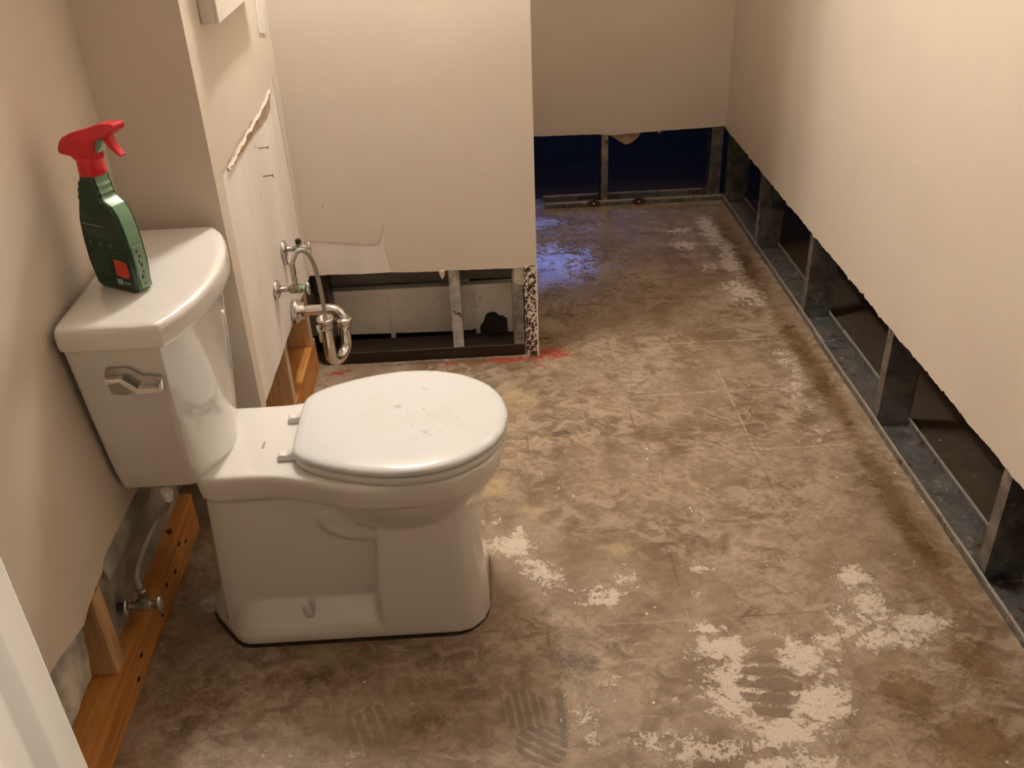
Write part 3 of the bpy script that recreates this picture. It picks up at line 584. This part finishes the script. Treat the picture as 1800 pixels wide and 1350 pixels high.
# front column
def colm(x0, x1, hw, r): return [(x0, 0), (x0, hw-.008), (x0+.003, hw-.002), (x0+.010, hw), (x1-r, hw), (x1-r*.55, hw-r*.13), (x1-r*.2, hw-r*.45), (x1, hw-r), (x1, 0)]
loft(bm, [half_ring(colm(-.268, -.029, .164, .07), .004, n=40), half_ring(colm(-.266, -.029, .161, .07), .05, n=40), half_ring(colm(-.262, -.034, .153, .065), .14, n=40), half_ring(colm(-.255, -.042, .146, .06), .22, n=40), half_ring(colm(-.245, -.050, .136, .06), .31, n=40)])
# foot with chamfered rear corners and sloping ledge
foot = [(-.640, 0), (-.640, .055), (-.632, .072), (-.565, .156), (-.545, .164), (-.10, .164), (-.065, .150), (-.036, .112), (-.028, .06), (-.028, 0)]
foot2 = [(-.632, 0), (-.632, .055), (-.624, .070), (-.560, .148), (-.542, .154), (-.10, .160), (-.068, .147), (-.040, .112), (-.031, .06), (-.031, 0)]
foot3 = [(-.612, 0), (-.612, .055), (-.602, .070), (-.560, .123), (-.542, .126), (-.12, .126), (-.09, .12), (-.06, .10), (-.05, .06), (-.05, 0)]
loft(bm, [half_ring(foot, .004, n=40), half_ring(foot, .026, n=40), half_ring(foot2, .046, n=40), half_ring(foot3, .094, n=40)])
# trapway bulge on the near and far sides
for sg in (-1, 1):
    pts = spline([(-.352, YC+sg*.108, .315), (-.338, YC+sg*.109, .283), (-.300, YC+sg*.109, .262), (-.235, YC+sg*.106, .252)], 6)
    tube(bm, pts, [.012]+[.022]*(len(pts)-2)+[.02], 12)
o = obj('bowl', bm, M_CERAM, e)
rm = o.modifiers.new('fuse', 'REMESH'); rm.mode = 'VOXEL'; rm.voxel_size = .0038; rm.use_smooth_shade = True
sm = o.modifiers.new('soft', 'SMOOTH'); sm.factor = .5; sm.iterations = 8
bowl = o
for sg in (-1, 1):
    obj('bolt_cap', lathe(BM(), [(.018, -.008), (.018, .006), (.0165, .012), (.011, .016), (.0001, .018)], (-.41, YC+sg*.150, .080), (0, sg*.55, .83), 24), M_CERAM, bowl, smooth=True, angle=60)
obj('floor_seal', prism(BM(), [(a, b_) for a, b_, c_ in half_ring([(p-.002 if p < -.3 else p+.001, q+(.002 if q > 0 else 0)) for p, q in foot], 0, n=40)], .0005, .0042, XY), M_CAULK, bowl)
obj('maker_mark', box(BM(), (-.470, 1.585, .4212), (-.465, 1.607, .4222)), simple('grey_print', (.35, .33, .31), (.42, .40, .38), 90, .5), bowl)
# seat ring + lid
LID = smoothp([(-.398, 0), (-.397, .075), (-.388, .108), (-.355, .137), (-.30, .164), (-.24, .182), (-.185, .190), (-.12, .184), (-.06, .160), (-.01, .117), (.018, .067), (.028, .022), (.030, 0)], 6)
seat = obj('seat', loft(BM(), [half_ring(scl(LID, .97), .4215, n=48), half_ring(scl(LID, .985), .4235, n=48), half_ring(scl(LID, .99), .437, n=48), half_ring(scl(LID, .965), .4400, n=48)]), M_SEAT, e, smooth=True)
lr = [half_ring(scl(LID, .97), .4415, n=48), half_ring(scl(LID, .998), .4435, n=48), half_ring(LID, .4475, n=48), half_ring(scl(LID, .992), .4525, n=48), half_ring(scl(LID, .965), .4560, n=48), half_ring(scl(LID, .90), .4578, n=48), half_ring(scl(LID, .75), .4584, n=48), half_ring(scl(LID, .45), .4588, n=48), half_ring(scl(LID, .2), .4590, n=48), half_ring(scl(LID, .02), .4590, n=48)]
obj('toilet_lid', loft(BM(), lr), M_LID, e, smooth=True)
for sg, yy in ((-1, 1.545), (1, 1.680)):
    hb = BM(); loft(hb, [[(x, yy+dy, z) for dy, z in ((-.011, .4215), (.011, .4215), (.009, zt), (-.009, zt))] for x, zt in ((-.430, .430), (-.424, .436), (-.412, .434), (-.402, .438), (-.392, .447), (-.380, .449))])
    obj('hinge', hb, M_SEAT, e, bevel=.002)
# tank
def tank_out(xb_, xf, xm, hw, k=1.0, r=.012, yc=YC):
    """plan outline: flat back, flat ends, bowed front"""
    P = [(xb_, -hw+r), (xb_+r*.3, -hw+r*.3), (xb_+r, -hw)]
    P += [(xf-r*1.2, -hw), (xf-r*.3, -hw+r*.3)]
    for i in range(1, 16):
        t_ = -1+2*i/16; P.append((xf+(xm-xf)*(1-t_*t_)**.9, t_*(hw-r*.6)))
    P += [(xf-r*.3, hw-r*.3), (xf-r*1.2, hw), (xb_+r, hw), (xb_+r*.3, hw-r*.3), (xb_, hw-r)]
    return [(a, yc+b_) for a, b_ in P]
def lf(P, z): return [(a, b_, z) for a, b_ in P]
YTK = 1.622
tk = BM(); loft(tk, [lf(tank_out(-.722, -.585, -.535, .115, yc=YTK), .402), lf(tank_out(-.724, -.578, -.528, .128, yc=YTK), .408), lf(tank_out(-.724, -.574, -.522, .146, yc=YTK), .46), lf(tank_out(-.722, -.563, -.512, .175, yc=YTK), .60), lf(tank_out(-.720, -.553, -.505, .202, yc=YTK), .757)])
obj('tank', tk, M_CERAM, e, bevel=.006)
tl = BM(); YL = 1.628
def lo_(d, z): return lf(tank_out(-.722+d, -.538-d, -.488-d, .222-d, r=.016, yc=YL), z)
loft(tl, [lo_(.006, .752), lo_(.001, .756), lo_(0, .764), lo_(0, .786), lo_(.003, .795), lo_(.010, .7995), lo_(.020, .8005)])
obj('tank_lid', tl, M_CERAM, e, bevel=.003)
# flush lever on the near end of the tank
yf = 1.424
lv = BM(); lp = [(-.657, .663), (-.660, .700), (-.655, .713), (-.622, .714), (-.612, .709), (-.597, .696), (-.570, .693), (-.566, .688), (-.573, .668), (-.606, .668), (-.634, .660)]
prism(lv, lp, yf-.004, yf+.006, XZ)
lever = obj('flush_lever', lv, M_CHROME_D, e, bevel=.002)
l2 = BM(); prism(l2, [(-.660, .690), (-.655, .700), (-.628, .700), (-.604, .679), (-.571, .677), (-.566, .688), (-.562, .692), (-.566, .669), (-.606, .667), (-.634, .693), (-.660, .688)], yf-.017, yf-.004, XZ)
obj('lever_handle', l2, M_CHROME, lever, bevel=.0012)
obj('supply_nut', lathe(BM(), [(.012, 0), (.012, .012), (.009, .014), (.009, .024)], (-.640, 1.49, .402), (0, 0, -1), 8), M_WHITE, e)

# ------------------------------------------------------------------ plumbing
e = empty('shutoff_valve', (-.74, 1.43, .165), 'dull shutoff valve with oval handle by the left wall sill, feeding the tank', 'valve')
yv, zv = 1.425, .168
obj('stub_pipe', tube(BM(), [(-.771, yv, zv), (-.715, yv, zv)], .008), M_CHROME_D, e, smooth=True)
obj('escutcheon', lathe(BM(), [(.022, 0), (.0235, .002), (.020, .005), (.010, .007)], (-.752, yv, zv), (1, 0, 0), 28), M_CHROME, e, smooth=True)
vb = lathe(BM(), [(.010, 0), (.012, .004), (.012, .03), (.009, .034), (.009, .05)], (-.736, yv, zv), (1, 0, 0), 16); tube(vb, [(-.716, yv, zv), (-.716, yv, zv+.025)], .009); obj('valve_body', vb, M_BRASS, e, bevel=.0008)
obj('oval_handle', lathe(BM(), [(.010, 0), (.022, .001), (.023, .004), (.020, .008), (.006, .009)], (-.690, yv, zv), (1, 0, 0), 28, sy=.6), M_CHROME, e, smooth=True)
hz = spline([(-.716, yv, zv+.024), (-.722, 1.44, .235), (-.708, 1.47, .275), (-.680, 1.505, .318), (-.655, 1.503, .350), (-.641, 1.491, .377)], 8)
e2 = empty('supply_line', (-.716, yv, zv+.03), 'grey flexible supply line rising to the underside of the tank', 'hose'); obj('hose', tube(BM(), hz, .0062, 12), M_BRAID, e2, smooth=True)
obj('coupling', lathe(BM(), [(.010, 0), (.010, .014), (.007, .018)], (-.716, yv, zv+.024), (0, 0, 1), 6), M_CHROME_D, e2)
# sink valves
def sink_valve(y, z, L, label, stub, lever=False):
    e = empty('shutoff_valve', (XB, y, z), label, 'valve', 'sink shutoff valves')
    obj('escutcheon', lathe(BM(), [(.025, .0005), (.0255, .003), (.022, .008), (.012, .012), (.009, .012)], (XB, y, z), (1, 0, 0), 32), M_CHROME, e, smooth=True)
    obj('stub_pipe', tube(BM(), [(XB-.02, y, z), (XB+L*.55, y, z)], .0065), M_CHROME_D, e, smooth=True)
    vb = lathe(BM(), [(.0085, 0), (.0115, .003), (.0115, .030), (.0085, .034), (.0085, .04)], (XB+L*.45, y, z), (1, 0, 0), 14)
    if stub: tube(vb, [(XB+L*.65, y, z), (XB+L*.65, y, z+stub)], .0065, 12)
    obj('valve_body', vb, M_BRASS, e, bevel=.0006)
    obj('oval_handle', lathe(BM(), [(.006, 0), (.017, .001), (.0185, .004), (.015, .008), (.005, .009)], (XB+L, y, z), (1, 0, 0), 24, sy=.62), M_CHROME, e, smooth=True)
    return e
ev = sink_valve(2.195, .487, .078, 'lower sink shutoff valve with green corroded body, hose looping above it', .02)
ev2 = sink_valve(2.352, .530, .066, 'upper sink shutoff valve on the torn wall, nothing connected to it', .016)
obj('outlet_nut', lathe(BM(), [(.0085, 0), (.0085, .008), (.006, .011)], (XB+.066*.65, 2.352, .546), (0, 0, 1), 6), M_DARKWOOD, ev2)
obj('hanging_clip', tube(BM(), [(XB+.004, 2.345, .512), (XB+.006, 2.343, .490)], .0045, 10), M_CHROME, ev2)
hx = XB+.078*.65
hz = spline([(hx, 2.195, .507), (hx-.001, 2.196, .535), (hx+.004, 2.20, .562), (hx+.018, 2.21, .583), (hx+.034, 2.22, .576), (hx+.044, 2.235, .545), (hx+.048, 2.25, .50), (hx+.050, 2.257, .44), (hx+.051, 2.26, .365)], 8)
e2 = empty('supply_line', (hx, 2.195, .507), 'grey sink supply line arching over and hanging into the drain trap', 'hose')
obj('hose', tube(BM(), hz, .0058, 12), M_BRAID, e2, smooth=True)
obj('coupling', lathe(BM(), [(.0085, 0), (.0085, .012), (.007, .014), (.007, .020), (.008, .022), (.008, .050), (.0065, .052)], (hx, 2.195, .506), (0, 0, 1), 6), M_CHROME_D, e2)
# P trap
e = empty('sink_trap', (XB, 2.347, .35), 'chrome sink drain trap sticking out of the torn wall', 'drain trap')
obj('escutcheon', lathe(BM(), [(.034, 0), (.034, .010), (.030, .018), (.024, .020), (.024, .030), (.018, .034)], (XB+.001, 2.347, .350), (1, 0, 0), 32), M_CHROME, e, smooth=True)
arm = spline([(XB-.02, 2.347, .350), (XB+.06, 2.347, .350), (XB+.098, 2.346, .351), (XB+.118, 2.343, .346), (XB+.131, 2.339, .332), (XB+.135, 2.336, .316)], 8)
obj('trap_arm', tube(BM(), arm, .0150, 24), M_CHROME, e, smooth=True)
n1 = Vector((-.397, 2.336, .300)); n2 = Vector((-.432, 2.258, .345)); mid_ = (n1+n2)/2
hd = Vector((n1.x-n2.x, n1.y-n2.y, 0)); R_ = hd.length/2; hd.normalize(); zb = .262
ub = [(n1.x, n1.y, .318), (n1.x, n1.y, .29)]
for k in range(0, 13):
    a = PI*k/12; ub.append((mid_.x+hd.x*R_*math.cos(a), mid_.y+hd.y*R_*math.cos(a), zb-R_*math.sin(a)*.85+.0))
ub += [(n2.x, n2.y, .29), (n2.x, n2.y, .33), (n2.x, n2.y, .352)]
obj('trap_bend', tube(BM(), ub, [.0155]*(len(ub)-2)+[.0155, .0165], 24), M_CHROME, e, smooth=True)
obj('slip_nut', lathe(BM(), [(.0165, -.008), (.0195, -.006), (.0195, .004), (.0235, .006), (.0235, .014), (.018, .017)], (n1.x, n1.y, .312), (0, 0, 1), 32), M_CHROME, e, smooth=True)
lip = BM(); lathe(lip, [(.0165, -.022), (.019, -.020), (.019, -.004), (.0235, -.002), (.0235, .006), (.0215, .008), (.0165, .007), (.0155, -.015)], (n2.x, n2.y, .362), (0, 0, 1), 32)
obj('open_inlet', lip, M_CHROME, e, smooth=True)
obj('clean_out_rod', tube(BM(), [(n2.x-.020, n2.y-.004, .350), (n2.x-.017, n2.y-.004, .300)], .006, 10), M_CHROME, e, smooth=True)

# ------------------------------------------------------------------ spray bottle
E = empty('spray_bottle', (-.645, 1.57, .8005), 'green spray bottle with red trigger head standing on the tank lid', 'spray bottle')
bu = Vector((.8645, -.5026, 0)); bv = Vector((.5026, .8645, 0)); bo = Vector((-.655, 1.552, .8008)); DB = .040
def BF(u, v, w): q = bo+bu*u+bv*w; return (q.x, q.y, bo.z+v)
left = [(-.036, 0), (-.045, .006), (-.0515, .045), (-.052, .085), (-.048, .125), (-.041, .150), (-.0365, .160), (-.0385, .166), (-.0335, .172), (-.034, .179), (-.029, .185), (-.028, .192), (-.021, .198), (-.017, .210)]
right = [(.048, 0), (.052, .006), (.0575, .05), (.056, .095), (.0525, .120), (.047, .143), (.038, .157), (.024, .164), (.0185, .170), (.0205, .176), (.0165, .182), (.018, .188), (.0145, .194), (.0155, .200), (.012, .210)]
bb = BM(); outl = left+[(r_[0], r_[1]) for r_ in reversed(right)]
rings = []
cx = sum(p[0] for p in outl)/len(outl)
for w_, ins in ((0, .006), (.003, .0015), (.007, 0), (DB-.007, 0), (DB-.003, .0015), (DB, .006)):
    rings.append([BF(p[0]-math.copysign(ins, p[0]-.002), max(p[1], ins*.4), w_) for p in outl])
R = [[bb.verts.new(p) for p in r_] for r_ in rings]; n_ = len(outl)
for A, B in zip(R, R[1:]):
    for k in range(n_):
        f = bb.faces.new((A[k], A[(k+1)%n_], B[(k+1)%n_], B[k]))
        if len(left) <= k < n_-1 and A is R[2]: f.material_index = 1
for Rk in (R[0], R[-1]):
    for t_ in tessellate_polygon([[Vector((p[0], p[1], 0)) for p in outl]]): bb.faces.new([Rk[i] for i in t_])
body = obj('bottle_body', bb, [M_GREEN, M_GREENSIDE], E, bevel=.0012)
# printed label on the face towards the camera
lab = prism(BM(), [(-.040, .010), (-.047, .050), (-.047, .088), (-.043, .125), (-.036, .146), (.036, .146), (.046, .130), (.051, .095), (.0525, .05), (.048, .010)], -.0006, 0, BF); lab_o = obj('label', lab, M_LABEL, body)
tx = BM(); rnd = random.Random(12)
for k in range(5): box_w = rnd.uniform(.028, .040)-.0
def strip(bm, u0_, u1_, z0_, h, mi=0): prism(bm, [(u0_, z0_), (u1_, z0_-(u1_-u0_)*.0), (u1_, z0_+h), (u0_, z0_+h)], -.0011, -.0006, BF, mi)
strip(tx, -.040, .012, .1185, .0016, 1)
for z_ in (.141, .137, .133, .1295): strip(tx, -.038, -.038+rnd.uniform(.018, .034), z_, .0009)
for z_ in (.113, .1095, .106, .1025, .099): strip(tx, -.036, -.036+rnd.uniform(.055, .070), z_, .0008)
for u_ in (-.034, -.010, .014): strip(tx, u_, u_+.007, .083, .007); strip(tx, u_-.002, u_+.009, .080, .0009)
for z_ in (.0745, .067, .063, .0595, .056, .052, .0485, .045, .0415, .038, .0345, .031, .0275): strip(tx, -.040, -.040+rnd.uniform(.036, .050), z_, .0008)
for z_ in (.074,): strip(tx, .012, .034, z_, .0009)
obj('small_print', tx, [M_TXT2, M_TXT], lab_o)
rs = prism(BM(), [(.014, .030), (.041, .028), (.048, .035), (.044, .058), (.016, .061)], -.0013, -.0006, BF); obj('red_square', rs, M_SAND, lab_o)
bc = BM(); strip(bc, .012, .026, .014, .010, 0)
for k in range(3): strip(bc, .030+k*.005, .033+k*.005, .016, .005, 0)
obj('mark_row', bc, M_TXT, lab_o)
for a4 in ((.018, .034, .0592), (.026, .044, .0295)):
    rd_ = BM(); strip(rd_, a4[0], a4[1], a4[2], .0008); obj('square_edge_print', rd_, M_TXT, lab_o)
# strip label down the narrow side
def SF(u, v, w): q = bo+bu*(.0585+w)+bv*(DB/2+u); return (q.x, q.y, bo.z+v)
sl = prism(BM(), [(-.011, .008), (.011, .008), (.011, .085), (-.011, .085)], -.0035, .0004, SF); sl_o = obj('side_label', sl, simple('pale_label', (.19, .30, .21), (.26, .38, .28), 50, .5), body)
pk = BM(); rnd = random.Random(9)
for z_ in (.014, .026, .036, .047, .055, .064, .073):
    a_ = rnd.uniform(-.007, -.001); w_ = rnd.uniform(.002, .007); h_ = rnd.uniform(.0025, .008); prism(pk, [(a_, z_), (a_+w_, z_+rnd.uniform(-.001, .001)), (a_+w_*.8, z_+h_), (a_+w_*.2, z_+h_*.8)], .0004, .0009, SF)
obj('side_print', pk, M_BLACK, sl_o)
# trigger head
def HF(u, v, w): q = bo+bu*u+bv*(DB/2+w); return (q.x, q.y, bo.z+v)
col_ = lathe(BM(), [(.0215, .205), (.0225, .208), (.0215, .232), (.017, .236)], HF(-.002, -.0, 0), (0, 0, 1), 32)
cl_o = obj('screw_collar', col_, M_RED, E, smooth=True)
hp = [(-.024, .228), (-.030, .234), (-.058, .236), (-.060, .243), (-.052, .256), (-.040, .266), (-.015, .276), (.030, .289), (.055, .297), (.083, .300), (.088, .297), (.087, .289), (.072, .281), (.062, .276), (.048, .272), (.034, .268), (.026, .258), (.022, .246), (.020, .230)]
hd_ = prism(BM(), hp, -.0135, .0135, HF); obj('trigger_head', hd_, M_RED, E, bevel=.004)
tg = prism(BM(), [(.046, .276), (.064, .278), (.068, .264), (.074, .256), (.083, .247), (.080, .244), (.070, .249), (.058, .257), (.050, .266)], -.006, .006, HF); obj('trigger', tg, M_RED, E, bevel=.0015)
hn = prism(BM(), [(.020, .244), (.026, .244), (.040, .256), (.048, .270), (.036, .271), (.028, .262)], -.005, .005, HF); obj('inner_spring_housing', hn, M_GREENSIDE, E, bevel=.001)
